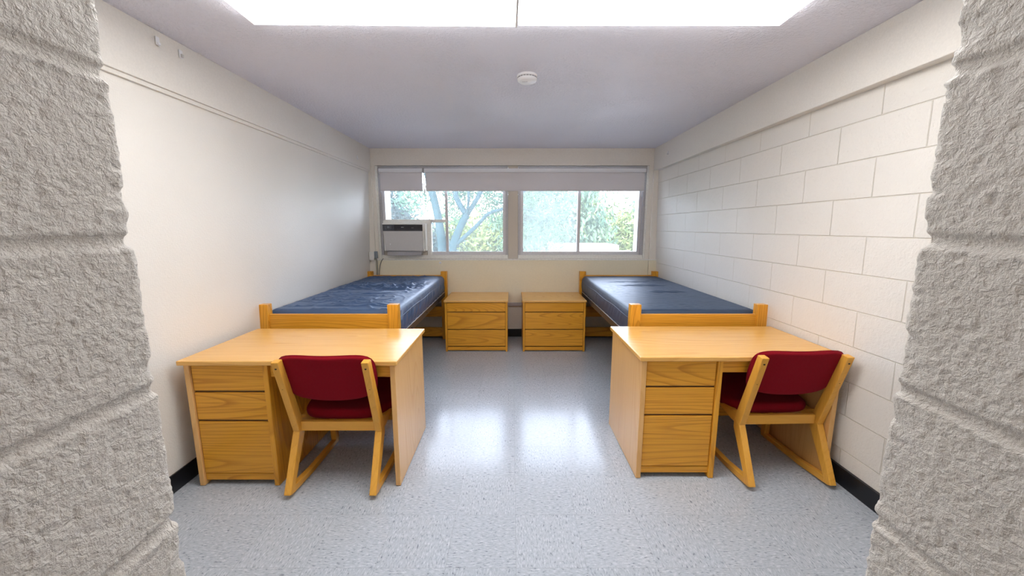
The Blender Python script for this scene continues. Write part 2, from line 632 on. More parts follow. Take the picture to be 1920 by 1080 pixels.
# soffit beams along both side walls
struct(box('trim_1', -2.02, -1.772, 0.45, YB + 0.01, 2.15, CZ, M['soffit'], bev=0.003), 'plaster beam along the top of the left wall')
struct(box('trim_2', -1.80, -1.782, 0.45, YB + 0.005, 2.128, 2.15, M['soffit'], bev=0.002), 'thin moulding under the left beam')
struct(box('trim_3', 1.778, 2.02, 0.45, YB + 0.01, 2.145, CZ, M['soffit'], bev=0.003), 'plaster beam along the top of the right wall')

# back wall around the window band
WX0, WX1, WZ0, WZ1 = -1.725, 1.725, 1.045, 2.215
struct(boxes('wall_back', [(-2.0, WX0, YB, 5.12, 0, CZ), (WX1, 2.0, YB, 5.12, 0, CZ),
                           (WX0, WX1, YB, 5.12, 0, WZ0), (WX0, WX1, YB, 5.12, WZ1, CZ)], M['cream']))
# corner pipe chases beside the window
struct(box('trim_4', -1.86, -1.765, YB - 0.03, YB, 0.0, 2.215, M['cream'], bev=0.003))
struct(box('trim_5', 1.775, 1.89, YB - 0.03, YB, 0.0, 2.15, M['cream'], bev=0.003))

# baseboards
def baseboard(name, x0, x1, y0, y1):
    return struct(box(name, x0, x1, y0, y1, 0.0, 0.105, M['black_base'], bev=0.002))
baseboard('baseboard_left', -1.88, -1.862, 0.5, YB)
baseboard('baseboard_right', 1.866, 1.885, 0.5, YB)
baseboard('baseboard_back', -1.862, 1.866, YB - 0.015, YB)

# near walls of the entry passage: painted block, modelled in relief
def mat_near():
    m, n, b = new_mat('rough_block_paint')
    v = coords(n)
    big = noise(n, v, 4.0, 2)
    f = noise(n, v, 260.0, 4, 0.6)
    g = noise(n, v, 90.0, 4, 0.6)
    c = ramp(n, big, [(0.3, (0.65, 0.62, 0.58)), (0.7, (0.69, 0.66, 0.62))])
    pit = ramp(n, g, [(0.27, (1, 1, 1)), (0.36, (0, 0, 0))])
    c = mixc(n, math_n(n, 'MULTIPLY', pit, 0.3), c, (0.42, 0.36, 0.28, 1))
    n.links.new(c, b.inputs['Base Color'])
    b.inputs['Roughness'].default_value = 0.38
    k = noise(n, v, 150.0, 3, 0.6, 0.6)
    h = math_n(n, 'ADD', math_n(n, 'MULTIPLY', f, 0.5), k)
    bump(n, b, h, 0.85, 0.006)
    return m
M['near_block'] = mat_near()

def near_wall(name, xf, s, seed, zoff):
    """xf: face x, s: -1 left / +1 right; end of the wall at y = YE"""
    YE = 0.497
    XO = 2.05 * s
    # profile path in plan: along the face, round the corner, out along the end face
    ys = np.concatenate([np.linspace(-1.35, 0.12, 24)[:-1], np.arange(0.12, YE - 0.012, 0.0024)])
    face = [(xf, y, s * -1.0, 0.0) for y in ys]
    R = 0.012
    corner = [(xf + s * R - s * R * math.cos(a), YE - R + R * math.sin(a), -s * math.cos(a), math.sin(a)) for a in np.linspace(0, PI / 2, 6)]
    end = [(x, YE, 0.0, 1.0) for x in np.concatenate([np.linspace(xf + s * (R + 0.004), xf + s * 0.1, 16), np.linspace(xf + s * 0.14, XO, 14)])]
    path = np.array(face + corner + end)
    seg = np.sqrt(np.sum(np.diff(path[:, :2], axis=0) ** 2, axis=1))
    L = np.concatenate([[0], np.cumsum(seg)])
    L -= L[len(face)]                     # 0 at the corner
    zs = np.arange(0.0, CZ + 1e-6, 0.0026)
    zs[-1] = CZ
    LL, ZZ = np.meshgrid(L, zs, indexing='ij')
    h = np.zeros_like(LL)
    for k, (fq, am) in enumerate([(14, 0.0004), (90, 0.0005), (165, 0.0011)]):
        ca, sa = math.cos(0.5 + k), math.sin(0.5 + k)
        h += am * vnoise((LL * ca + ZZ * sa) * fq + 400, (ZZ * ca - LL * sa) * fq * 1.1 + 411 + 11 * k, seed + k)
    pits = vnoise(LL * 130 + 91, ZZ * 130 + 5, seed + 9)
    h -= 0.0040 * np.clip(pits - 0.45, 0, 1)
    # mortar joints: every course, heads staggered
    def groove(d, wdt, dep):
        return -dep * np.exp(-(d / wdt) ** 4)
    wob = 0.003 * vnoise(LL * 14, ZZ * 0 + 3, seed + 20)
    zz = (ZZ + wob - zoff) / 0.2
    dz = (zz - np.round(zz)) * 0.2
    gz = np.exp(-(dz / 0.0085) ** 4)
    course = np.floor(zz).astype(int) % 2
    cell = (LL + 0.265 + course * 0.17) / 0.467
    dl = (cell - np.round(cell)) * 0.467
    gl = np.exp(-(dl / 0.006) ** 4)
    g = np.maximum(gz, gl)
    h = h * (1 - 0.7 * g) - 0.0050 * g
    h += 0.002 * np.exp(-((dz + 0.012) / 0.004) ** 2) * (0.6 + vnoise(LL * 60, ZZ * 3, seed + 30))
    # chipped arris
    arris = np.exp(-((LL - 0.008) / 0.02) ** 2)
    h -= arris * 0.005 * np.clip(vnoise(LL * 0 + 3, ZZ * 30, seed + 40) * 0.8 + vnoise(LL * 0 + 3, ZZ * 75, seed + 41) * 0.6, 0, 1)
    P = np.stack([path[:, 0][:, None] + path[:, 2][:, None] * h,
                  path[:, 1][:, None] + path[:, 3][:, None] * h, ZZ], -1)
    # closed behind: outer side and back
    tail = np.array([[XO, -1.35], [xf, -1.35]])
    T = np.stack([np.repeat(tail[:, 0][:, None], len(zs), 1), np.repeat(tail[:, 1][:, None], len(zs), 1), np.tile(zs, (2, 1))], -1)
    P = np.concatenate([P, T], 0)
    o = grid_mesh(name, P, M['near_block'])
    return struct(o)
near_wall('wall_near_left', -0.487, -1, 100, 0.032)
near_wall('wall_near_right', 0.525, 1, 200, 0.032)

# passage end with the entrance door behind the camera
struct(boxes('wall_front', [(-2.1, -0.46, -1.5, -1.36, 0, CZ), (0.46, 2.1, -1.5, -1.36, 0, CZ), (-0.46, 0.46, -1.5, -1.36, 2.08, CZ)], M['cream']))
d = struct(box('door_1', -0.455, 0.455, -1.46, -1.415, 0.005, 2.075, M['oak'][2], bev=0.002))
tube('door_handle', [(0.36, -1.415, 1.0), (0.36, -1.36, 1.0), (0.25, -1.36, 1.0)], 0.010, M['alu'], d)

# ------------------------------------------------------------------ windows
GY = 4.985
def frame_rect(x0, x1, z0, z1, y0, y1, wl, wr, wb, wt):
    return [(x0, x0 + wl, y0, y1, z0, z1), (x1 - wr, x1, y0, y1, z0, z1),
            (x0 + wl, x1 - wr, y0, y1, z0, z0 + wb), (x0 + wl, x1 - wr, y0, y1, z1 - wt, z1)]
def window(name, x0, x1, xm, mats, extra):
    wn = thing(name, '', '')
    del wn['label'], wn['category']
    wn['kind'] = 'structure'
    boxes('window_frame', frame_rect(x0, x1, 1.05, 2.21, 4.945, 5.05, 0.03, 0.03, 0.012, 0.03), M['alu_dark'], wn, 0.002)
    box('window_sill', x0 + 0.002, x1 - 0.002, 4.935, 5.0, 1.047, 1.092, M['white_metal'], wn, 0.003)
    for i, (a, b_) in enumerate(((x0 + 0.03, xm + 0.02), (xm - 0.02, x1 - 0.03))):
        yy = 4.965 + 0.022 * i
        s_ = boxes('window_sash', frame_rect(a, b_, 1.092, 2.18, yy, yy + 0.02, 0.036, 0.036, 0.044, 0.03), M['alu'], wn, 0.002)
        box('pane', a + 0.034, b_ - 0.034, yy + 0.008, yy + 0.012, 1.13, 2.155, M[mats[i]], s_)
    return wn
w1 = window('window_1', -1.695, -0.052, -0.845, ('glass', 'glass'), None)
w2 = window('window_2', 0.078, 1.700, 0.862, ('glass_haze', 'glass'), None)
struct(box('trim_6', -0.05, 0.076, 4.94, 5.1, 1.047, 2.213, M['tan'], bev=0.003), 'tan post between the two windows')
struct(boxes('trim_7', [(WX0, -1.697, 4.94, 5.1, 1.047, 2.213), (1.702, WX1, 4.94, 5.1, 1.047, 2.213)], M['white_metal']), 'painted jamb strips at both ends of the window band')
# transom bar and filler board round the air conditioner
box('filler_strip', -1.655, -1.04, 4.93, 4.99, 1.496, 1.535, M['white_metal'], w1, 0.002)
box('transom_bar', -1.64, -0.84, 4.945, 4.985, 1.512, 1.548, M['white_metal'], w1, 0.002)
box('filler_post', -1.095, -1.04, 4.925, 4.985, 1.092, 1.535, M['white_metal'], w1, 0.002)
box('filler_board', -1.655, -1.10, 4.93, 4.965, 1.092, 1.148, M['tan'], w1, 0.002)

# exterior fins and facade
fin_mat = plain('white_concrete', (0.80, 0.78, 0.78, 1), 0.7)
struct(box('trim_8', -2.05, -1.775, 5.12, 5.66, -4.0, 3.2, fin_mat), 'white concrete fin outside, left of the windows')
struct(box('trim_9', 1.80, 2.08, 5.12, 5.66, -4.0, 3.2, fin_mat), 'white concrete fin outside, right of the windows')

# ------------------------------------------------------------------ roller shades
def shade(x0, x1, label, chain_x):
    t = thing('roller_shade', label, 'window shade', ((x0 + x1) / 2, 4.90, 2.20), group='roller shades over the windows')
    hw = (x1 - x0) / 2
    tube('roller', [(-hw + 0.008, 0, -0.052), (hw - 0.008, 0, -0.052)], 0.024, M['white_plastic'], t, 20)
    box('fascia', -hw + 0.006, hw - 0.006, -0.030, -0.026, -0.074, -0.030, M['white_plastic'], t, 0.001)
    box('shade_fabric', -hw + 0.012, hw - 0.012, 0.0, 0.0035, -0.295, -0.05, M['shade'], t)
    box('hem_bar', -hw + 0.012, hw - 0.012, -0.003, 0.0065, -0.302, -0.288, M['shade'], t, 0.002)
    for s in (-1, 1):
        box('bracket', s * hw - 0.004, s * hw + 0.004, -0.03, 0.03, -0.085, -0.022, M['alu_dark'], t, 0.001)
    return t
s1 = shade(-1.665, -1.112, 'short off-white roller shade above the air conditioner', 0)
s2 = shade(-1.098, 1.672, 'wide off-white roller shade spanning most of the window band', 0)
# the bead chain hanging twisted in the gap between the two shades
hw = (1.672 + 1.098) / 2
chn = [(-hw - 0.004 + 0.012 * math.sin(i * 0.8), -0.018 + 0.004 * math.cos(i), -0.06 - i * 0.0135) for i in range(20)]
tube('pull_cord', chn, 0.0065, M['white_plastic'], s2, 6)

# ------------------------------------------------------------------ window air conditioner
ac = thing('air_conditioner', 'grey and white window air conditioner with black control strip, in the left window', 'air conditioner', (-1.355, 4.80, 1.15))
box('housing', -0.265, 0.268, 0.02, 0.42, 0.003, 0.345, M['ac_cream'], ac, 0.006)
# bevelled front: grey door below, slanted towards the left edge at the bottom
prism('front_panel', [(-0.262, 0.255), (-0.240, 0.006), (0.232, 0.002), (0.232, 0.255)], -0.004, 0.022, M['ac_grey'], ac, 0.004, axis='y')
cp = box('control_panel', -0.264, 0.232, -0.005, 0.02, 0.252, 0.331, M['black_plastic'], ac, 0.003)
box('button_field', -0.262, -0.118, -0.0065, -0.004, 0.254, 0.330, M['char_plastic'], cp, 0.001)
box('display', -0.208, -0.176, -0.0085, -0.006, 0.289, 0.313, M['display'], cp, 0.001)
for i, (a, b_) in enumerate([(-0.228, 0.31), (-0.228, 0.30), (-0.228, 0.287), (-0.222, 0.274), (-0.160, 0.312), (-0.160, 0.300), (-0.160, 0.287)]):
    box('button', a - 0.004, a + 0.004, -0.0085, -0.006, b_ - 0.002, b_ + 0.002, M['mark_grey'], cp, 0.0005)
# small illegible maker's mark and model line, as little strokes
boxes('logo', [(-0.030 + i * 0.0055, -0.0262 + i * 0.0055, -0.0065, -0.0045, 0.2965 + 0.0008 * (i % 2), 0.3025 - 0.0012 * ((i * 2) % 3)) for i in range(6)], M['mark_white'], cp)
boxes('model_mark', [(0.098 + i * 0.0055, 0.1018 + i * 0.0055, -0.0065, -0.0045, 0.290 + 0.0008 * (i % 2), 0.2955 - 0.001 * ((i * 2) % 3)) for i in range(5)], M['mark_grey'], cp)
boxes('louver_grille', [(-0.26 + 0.0, 0.23, -0.0062, -0.0046, 0.256 + i * 0.0085, 0.2575 + i * 0.0085) for i in range(3)], M['char_plastic'], cp)
box('top_rim', -0.268, 0.24, -0.003, 0.02, 0.332, 0.350, M['ac_cream'], ac, 0.004)
sl = box('side_rim', 0.234, 0.250, -0.002, 0.02, 0.0, 0.345, M['ac_cream'], ac, 0.003)
boxes('side_louver', [(0.2505, 0.2525, 0.004, 0.016, 0.03 + i * 0.012, 0.037 + i * 0.012) for i in range(19)], M['char_plastic'], sl)
prism('sticker', [(-0.186, 0.098), (-0.170, 0.100), (-0.176, 0.076), (-0.181, 0.074)], -0.0052, -0.0042, M['mark_white'], ac, 0, axis='y')
box('drain_tray', -0.235, 0.20, 0.035, 0.12, -0.055, 0.0, M['alu_dark'], ac, 0.003)

# ------------------------------------------------------------------ radiator cover under the windows
rc = thing('radiator_cover', 'long beige metal radiator cover with slotted top under the windows', 'radiator cover', (0, 4.93, 0.0))
CX0, CX1 = -1.75, 1.872
box('front_panel', CX0, 1.757, -0.055, -0.045, 0.475, 1.028, M['cover'], rc, 0.003)
box('end_panel', 1.760, CX1, -0.055, -0.045, 0.475, 1.028, M['cover'], rc, 0.003)
box('top_panel', CX0, CX1, -0.055, 0.018, 1.028, 1.040, M['white_metal'], rc, 0.003)
boxes('grille_slots', [(-1.52 + i * 0.046, -1.52 + i * 0.046 + 0.028, -0.040, -0.006, 1.0398, 1.0412) for i in range(68)], M['ac_grey'], rc)
box('bottom_return', CX0, CX1, -0.054, 0.0, 0.43, 0.474, M['alu_dark'], rc, 0.002)
kb = lathe('damper_knob', [(0.0, 0.0), (0.014, 0.0), (0.014, 0.010), (0.010, 0.014), (0.0, 0.014)], M['white_plastic'], rc, 20)
kb.rotation_euler = (PI / 2, 0, 0)
kb.location = (-0.925, -0.055, 0.998)

# ------------------------------------------------------------------ outlet box and cords in the left corner
ob = thing('outlet_box', 'beige surface outlet box in the corner left of the air conditioner', 'outlet', (-1.795, YB - 0.03, 1.085))
box('housing', -0.028, 0.030, -0.055, 0.0, -0.050, 0.052, M['white_metal'], ob, 0.005)
box('cover_plate', -0.031, 0.033, -0.060, -0.054, -0.053, 0.055, M['ac_cream'], ob, 0.002)
pc = thing('power_cord', 'grey plug and cord running down behind the left bed from the outlet box', 'cord', (-1.745, 4.8635, 1.10))
box('plug', -0.018, 0.022, -0.02, 0.012, -0.045, 0.045, M['plug_grey'], pc, 0.006)
tube('cord', [(0.004, 0, -0.04), (0.012, 0.0, -0.10), (0.012, 0, -0.20), (0.006, 0, -0.27), (-0.006, 0, -0.36), (-0.012, 0, -0.60)], 0.0048, M['cord'], pc, 8)
tag(tube('cable', [(-1.655, 4.8645, 1.052), (-1.68, 4.8645, 1.02), (-1.700, 4.8645, 0.965), (-1.712, 4.8645, 0.90), (-1.722, 4.8645, 0.80), (-1.724, 4.8645, 0.55)], 0.0048, M['cord'], None, 8),
    'thin grey cable sloping from under the air conditioner to the bed corner', 'cord')

# ------------------------------------------------------------------ ceiling: lamps and smoke detector
def ceiling_light(x0, x1, label):
    Y0, Y1 = 1.335, 1.945
    t = thing('ceiling_light', label, 'ceiling light', ((x0 + x1) / 2, (Y0 + Y1) / 2, CZ), group='fluorescent ceiling lights')
    hx, hy = (x1 - x0) / 2, (Y1 - Y0) / 2
    box('housing', -hx + 0.004, hx - 0.004, -hy + 0.01, hy - 0.01, -0.012, 0.0, M['white_plastic'], t)
    bm = bmesh.new()
    a = [(-hx, -hy, -0.012), (hx, -hy, -0.012), (hx, hy, -0.012), (-hx, hy, -0.012)]
    k = 0.008
    b_ = [(-hx + 0.002, -hy + k, -0.042), (hx - 0.002, -hy + k, -0.042), (hx - 0.002, hy - k, -0.042), (-hx + 0.002, hy - k, -0.042)]
    A = [bm.verts.new(p) for p in a]
    B = [bm.verts.new(p) for p in b_]
    bm.faces.new(B)
    bm.faces.new(A)
    for i in range(4):
        bm.faces.new([A[i], A[(i + 1) % 4], B[(i + 1) % 4], B[i]])
    from_bm('lens', bm, M['lens'], t)
    return t
lA = ceiling_light(-1.192, 0.021, 'left one of two lit fluorescent ceiling lights joined end to end')
lA.rotation_euler.z = math.radians(0.9)
lB = ceiling_light(0.029, 1.248, 'right one of two lit fluorescent ceiling lights joined end to end')
box('joint_strip', 0.6065, 0.6145, -0.305, 0.305, -0.0435, -0.002, M['alu'], lA)
lC = thing('ceiling_light', 'unseen square ceiling fitting added for the fill light, behind the viewer', 'ceiling light', (0, -0.55, CZ))  # out-of-view fitting, added only to carry the fill light
box('lens', -0.26, 0.26, -0.16, 0.16, -0.05, 0.0, M['white_plastic'], lC, 0.01)

sd = thing('smoke_detector', 'round white smoke detector on the ceiling', 'smoke detector', (0.098, 2.64, CZ))
o = lathe('base', [(0.0, 0.0), (0.066, 0.0), (0.066, -0.012), (0.064, -0.014), (0.0, -0.014)], M['white_plastic'], sd, 48)
smooth_by_angle(o)
o = lathe('body', [(0.0, -0.014), (0.0605, -0.014), (0.0605, -0.020), (0.064, -0.022), (0.062, -0.032), (0.052, -0.040), (0.0, -0.042)], M['white_plastic'], sd, 48)
smooth_by_angle(o)
bm = bmesh.new()
for k in range(20):
    a = 2 * PI * k / 20
    for r0, z0, z1 in ((0.0608, -0.0198, -0.0145),):
        p = [(r0 * math.cos(a + s_ * 0.115), r0 * math.sin(a + s_ * 0.115)) for s_ in (-1, 1)]
        q = [((r0 + 0.002) * math.cos(a + s_ * 0.115), (r0 + 0.002) * math.sin(a + s_ * 0.115)) for s_ in (-1, 1)]
        vv = [bm.verts.new((x, y, z)) for z in (z0, z1) for x, y in (p[0], p[1], q[1], q[0])]
        bm.faces.new(vv[:4]); bm.faces.new(vv[4:])
        for i in range(4):
            bm.faces.new([vv[i], vv[(i + 1) % 4], vv[4 + (i + 1) % 4], vv[4 + i]])
from_bm('vent_slots', bm, M['mark_grey'], sd)
boxes('print', [(-0.030 + i * 0.0085, -0.0245 + i * 0.0085, -0.012 - 0.001 * i, -0.007 - 0.001 * i, -0.0426, -0.0410) for i in range(4)], M['mark_grey'], sd)

# little hooks and clips left on the beams
def clip(loc, sgn, label, mat='white_plastic', stripes=False, grp=None):
    t = thing('wall_clip', label, 'clip', loc, group=grp)
    box('plate', 0 if sgn > 0 else -0.006, 0.006 if sgn > 0 else 0, -0.010, 0.010, -0.020, 0.020, M[mat], t, 0.002)
    box('hook', 0.006 * sgn if sgn > 0 else -0.014, 0.014 if sgn > 0 else -0.006, -0.006, 0.006, -0.018, -0.006 if not stripes else 0.0, M['white_plastic' if not stripes else 'ac_grey'], t, 0.002)
    return t
clip((-1.768, 2.056, 2.365), 1, 'small white clip on the left beam, nearest to the viewer')
clip((-1.768, 2.19, 2.36), 1, 'small white and grey clip on the left beam, second from the viewer', stripes=True)
clip((-1.768, 4.50, 2.235), 1, 'small pale clip on the left beam near the window corner')
clip((1.778, 4.50, 2.285), -1, 'small pale clip on the right beam near the window corner')

# ------------------------------------------------------------------ desks
def desk(name, x0, x1, yf, depth, drawers_left, label, group):
    """x0..x1: outer faces of the top, yf: front edge of the top"""
    H = 0.748
    t = thing(name, label, 'desk', ((x0 + x1) / 2, yf, 0), group=group)
    hw = (x1 - x0) / 2
    D = depth
    box('desktop', -hw, hw, 0.0, D, H - 0.026, H, M['oaktop'][0], t, 0.005, 3)
    pf = 0.022                                  # carcass stands back from the top edge
    TP = 0.028
    so = 0.018
    PX = hw - so
    for s in (-1, 1):
        box('side_panel', min(s * PX, s * (PX - TP)), max(s * PX, s * (PX - TP)), pf, D - 0.01, 0.004, H - 0.026, M['oakside'][2], t, 0.002)
    dw = 0.395
    s = -1 if drawers_left else 1
    # drawer pedestal is always at the left in these two desks
    L0 = -PX + TP
    L1 = L0 + dw
    box('divider_panel', L1, L1 + TP, pf, D - 0.03, 0.004, H - 0.026, M['oak'][2], t, 0.002)
    box('modesty_panel', L1 + TP, PX - TP, D - 0.075, D - 0.055, 0.10, H - 0.03, M['oak'][0], t, 0.001)
    box('pedestal_back', L0, L1, D - 0.05, D - 0.035, 0.05, H - 0.03, M['oak'][0], t)
    box('pedestal_inside', L0 + 0.001, L1 - 0.001, pf + 0.034, D - 0.06, 0.075, H - 0.03, M['wood_dark_in'], t)
    for z0, z1 in ((0.568, 0.716), (0.398, 0.557), (0.075, 0.387)):
        dr = box('drawer', L0 + 0.003, L1 - 0.003, pf + 0.010, pf + 0.030, z0, z1, M['oak'][0], t, 0.003)
        box('finger_pull', L0 + 0.003, L1 - 0.003, pf + 0.020, pf + 0.030, z1 - 0.0005, z1 + 0.008, M['wood_dark_in'], dr)
    box('base_rail', L0, L1, pf + 0.014, pf + 0.032, 0.030, 0.070, M['oak'][0], t, 0.002)
    box('pencil_drawer', L1 + TP + 0.003, PX - TP - 0.003, pf + 0.016, pf + 0.036, 0.645, 0.716, M['oak'][0], t, 0.003)
    box('pencil_drawer_bottom', L1 + TP + 0.006, PX - TP - 0.006, pf + 0.036, pf + 0.42, 0.652, 0.658, M['white_plastic'], t)
    return t
desk('desk', -1.785, -0.612, 1.920, 0.660, True, 'oak desk with three drawers standing against the left wall', 'oak writing desks')
desk('desk', 0.704, 1.855, 1.985, 0.655, True, 'oak desk with three drawers standing against the right block wall', 'oak writing desks')

# ------------------------------------------------------------------ nightstands
def nightstand(xc, label):
    t = thing('nightstand', label, 'nightstand', (xc, 4.285, 0), group='oak nightstands')
    hw, D, H = 0.372, 0.585, 0.615
    box('top', -hw, hw, 0.0, D, H - 0.024, H, M['oaktop'][0], t, 0.004, 3)
    PX = hw - 0.008
    for s in (-1, 1):
        box('side_panel', min(s * PX, s * (PX - 0.022)), max(s * PX, s * (PX - 0.022)), 0.012, D - 0.01, 0.0, H - 0.024, M['oak'][2], t, 0.002)
    IX = PX - 0.022
    box('carcass', -IX + 0.001, IX - 0.001, 0.045, D - 0.012, 0.05, H - 0.026, M['wood_dark_in'], t)
    for z0, z1 in ((0.480, 0.585), (0.272, 0.470), (0.066, 0.262)):
        box('drawer', -IX + 0.002, IX - 0.002, 0.016, 0.038, z0, z1, M['oak'][0], t, 0.003)
    box('base_rail', -IX, IX, 0.022, 0.04, 0.012, 0.054, M['oak'][0], t, 0.002)
    return t
nightstand(-0.417, 'oak nightstand with three drawers beside the left bed')
nightstand(0.492, 'oak nightstand with three drawers beside the right bed')

# ------------------------------------------------------------------ beds
def bed(x0, x1, inner, label):
    """posts stand inside x0..x1; inner: +1 when the room side is at x1"""
    t = thing('bed_frame', label, 'bed frame', ((x0 + x1) / 2, 2.70, 0), group='oak bed frames')
    hw = (x1 - x0) / 2
    Y0, Y1 = 0.0, 2.152
    pw = 0.078
    for s in (-1, 1):
        for k, (ya, yb) in enumerate(((Y0, Y0 + 0.058), (Y1 - 0.058, Y1))):
            a, b_ = sorted((s * hw, s * (hw - pw)))
            p = box('post', a, b_, ya, yb, 0.0, 0.893, M['oak'][2], t, 0.003)
            yi = (ya + yb) / 2
            # slot for the side rail hooks on the inner face
            xs = -s * 0.0
            box('rail_slot', (a + b_) / 2 - 0.006, (a + b_) / 2 + 0.006, ya - 0.0008 if k == 1 else yb - 0.002, ya + 0.002 if k == 1 else yb + 0.0008, 0.56, 0.78, M['screw'], p)
    for ya in (Y0 + 0.014, Y1 - 0.044):
        for z0, z1 in ((0.690, 0.818), (0.30, 0.43), (0.035, 0.155)):
            box('end_rail', -hw + pw - 0.002, hw - pw + 0.002, ya, ya + 0.03, z0, z1 + (0.025 if (ya > 1 and z0 > 0.6) else 0), M['oak'][0], t, 0.003)
    # steel side rails: angle iron with worn bright lip
    for s in (-1, 1):
        xa = s * (hw - 0.030)
        a, b_ = sorted((xa, xa - s * 0.004))
        r = box('side_rail', a, b_, Y0 + 0.058, Y1 - 0.058, 0.572, 0.628, M['dark_steel'], t)
        box('rail_lip', a - 0.0015, b_ + 0.0015, Y0 + 0.06, Y1 - 0.06, 0.6275, 0.6335, M['edge_steel'], r, 0.001)
        for yb in (0.45, 1.05, 1.65):
            xx = b_ if s > 0 else a - 0.004
            box('rivet', xx, xx + 0.004, yb - 0.006, yb + 0.006, 0.594, 0.606, M['screw'], r, 0.001)
    boxes('spring_deck', [(-hw + 0.035, hw - 0.035, Y0 + 0.11 + i * 0.148, Y0 + 0.135 + i * 0.148, 0.600, 0.606) for i in range(14)]
          + [(-hw + 0.10 + i * 0.16, -hw + 0.115 + i * 0.16, Y0 + 0.075, Y1 - 0.075, 0.594, 0.600) for i in range(6)], M['spring'], t)
    return t
BL = (-1.862, -0.832)
BR = (0.866, 1.872)
bed(BL[0], BL[1], 1, 'oak bed frame standing along the left wall, under the wrinkled mattress')
bed(BR[0], BR[1], -1, 'oak bed frame standing along the right block wall, under the smoother mattress')

def mattress(x0, x1, y0, y1, z0, z1, mat, seed, wr, label, side):
    t = thing('mattress', label, 'mattress', ((x0 + x1) / 2, (y0 + y1) / 2, z0), group='navy vinyl mattresses')
    hx, hy, H = (x1 - x0) / 2, (y1 - y0) / 2, z1 - z0
    R = 0.035
    # ring profile round the plan outline; rows go underside -> side -> top
    nx, ny = 130, 260
    U = np.linspace(-1, 1, nx)
    V = np.linspace(-1, 1, ny)
    UU, VV = np.meshgrid(U, V, indexing='ij')
    X = UU * (hx)
    Y = VV * (hy)
    # top sheet, rolls off near its edges
    ex = np.clip((np.abs(X) - (hx - R)) / R, 0, 1)
    ey = np.clip((np.abs(Y) - (hy - R)) / R, 0, 1)
    e = np.clip(np.sqrt(ex ** 2 + ey ** 2), 0, 1)
    drop = R * 0.8 * (1 - np.sqrt(np.clip(1 - e ** 2, 0, 1)))
    Z = H - drop + 0.010 * (1 - UU ** 2) * (1 - VV ** 4)
    def wrink(X, Y, sd, fx, fy, am):
        wv = vnoise(X * fx + 20 + 1.2 * vnoise(X * 3, Y * 3, sd + 7), Y * fy + 1.4 * vnoise(X * 4 + 9, Y * 4, sd + 5) + 30, sd)
        return am * (1 - np.abs(wv)) ** 9 * (1 - UU ** 6)
    Wk = wrink(X, Y, seed, 2.2, 9, 0.022) + wrink(X, Y, seed + 1, 4.0, 19, 0.017) + wrink(X, Y, seed + 2, 1.6, 5, 0.016)
    patch = np.clip(0.55 + 0.9 * vnoise(X * 2.2 + 3, Y * 2.2 + 8, seed + 3), 0.45, 1.2)
    fine = 0.0012 * np.sin((Y * 1.0 + X * 0.25) * 2 * PI / 0.035 + 2.5 * vnoise(X * 3, Y * 3, seed + 12)) * (1 if wr < 0.5 else 0.3)
    Z = Z + wr * Wk * patch * (1 - e) + fine * (1 - e)
    if wr < 0.5:   # a few long creases
        for (cx, cy, ln, am) in ((-0.05, 0.42, 0.25, 0.010), (0.0, 0.15, 0.22, 0.012), (0.10, -0.25, 0.16, 0.014), (0.25, 0.55, 0.15, 0.006)):
            Z -= am * np.exp(-((Y - cy - 0.03 * vnoise(X * 6, Y * 0, seed + 15)) / 0.016) ** 2) * np.exp(-((X - cx) / ln) ** 4)
            Z += 0.5 * am * np.exp(-((Y - cy - 0.035) / 0.018) ** 2) * np.exp(-((X - cx) / ln) ** 4)
    top = np.stack([X, Y, Z], -1)
    o = grid_mesh('top_cover', top, mat, t)
    # side wall as a band round the edge
    per = np.concatenate([top[:-1, 0], top[-1, :-1], top[:0:-1, -1], top[0, :0:-1]], 0)
    n_ = len(per)
    s_ = np.concatenate([[0], np.cumsum(np.linalg.norm(np.diff(per[:, :2], axis=0), axis=1))])
    rows = []
    K = 14
    for j in range(K + 1):
        v = j / K
        z = per[:, 2] * (1 - v) + 0.0 * v
        bul = 0.012 * math.sin(PI * v) ** 0.7 if 0 < v < 1 else (0 if v == 0 else -0.006)
        wv = wr * 0.010 * vnoise(s_ * 26 + v * 3.0, np.full(n_, v * 2.2), seed + 21) * math.sin(PI * min(1, v * 1.1)) if v < 0.9 else 0
        nrm = per[:, :2] / np.array([hx, hy])
        ax = (np.abs(nrm[:, 0]) > np.abs(nrm[:, 1]) - 1e-6)
        dx = np.where(np.abs(nrm[:, 0]) > 0.999, np.sign(nrm[:, 0]), 0.0)
        dy = np.where(np.abs(nrm[:, 1]) > 0.999, np.sign(nrm[:, 1]), 0.0)
        rows.append(np.stack([per[:, 0] + dx * (bul + wv), per[:, 1] + dy * (bul * 0.3), z], -1))
    S = np.stack(rows, 1)
    grid_mesh('side_cover', S, mat, t, close_u=True)
    # welt seam along the room side, bottom sheet
    sx_ = hx + 0.013
    tube('piping', [(side * (sx_), y, 0.135 + 0.004 * math.sin(y * 9)) for y in np.linspace(-hy + 0.02, hy - 0.02, 60)], 0.0022, mat, t, 6)
    box('bottom_cover', -hx, hx, -hy, hy, 0.0, 0.004, mat, t)
    return t
mattress(-1.822, -0.868, 2.770, 4.780, 0.638, 0.838, M['vinyl_l'], 300, 1.0, 'navy vinyl mattress with many wrinkles, on the left bed', 1)
mattress(0.900, 1.838, 2.770, 4.780, 0.638, 0.838, M['vinyl_r'], 400, 0.12, 'dark navy vinyl mattress, smooth with a few creases, on the right bed', -1)

# ------------------------------------------------------------------ chairs
def quad_along(p, q, wp, wq):
    """polygon round the segment p-q in the y-z plane, widths measured in y"""
    return [(p[0] - wp / 2, p[1]), (p[0] + wp / 2, p[1]), (q[0] + wq / 2, q[1]), (q[0] - wq / 2, q[1])]

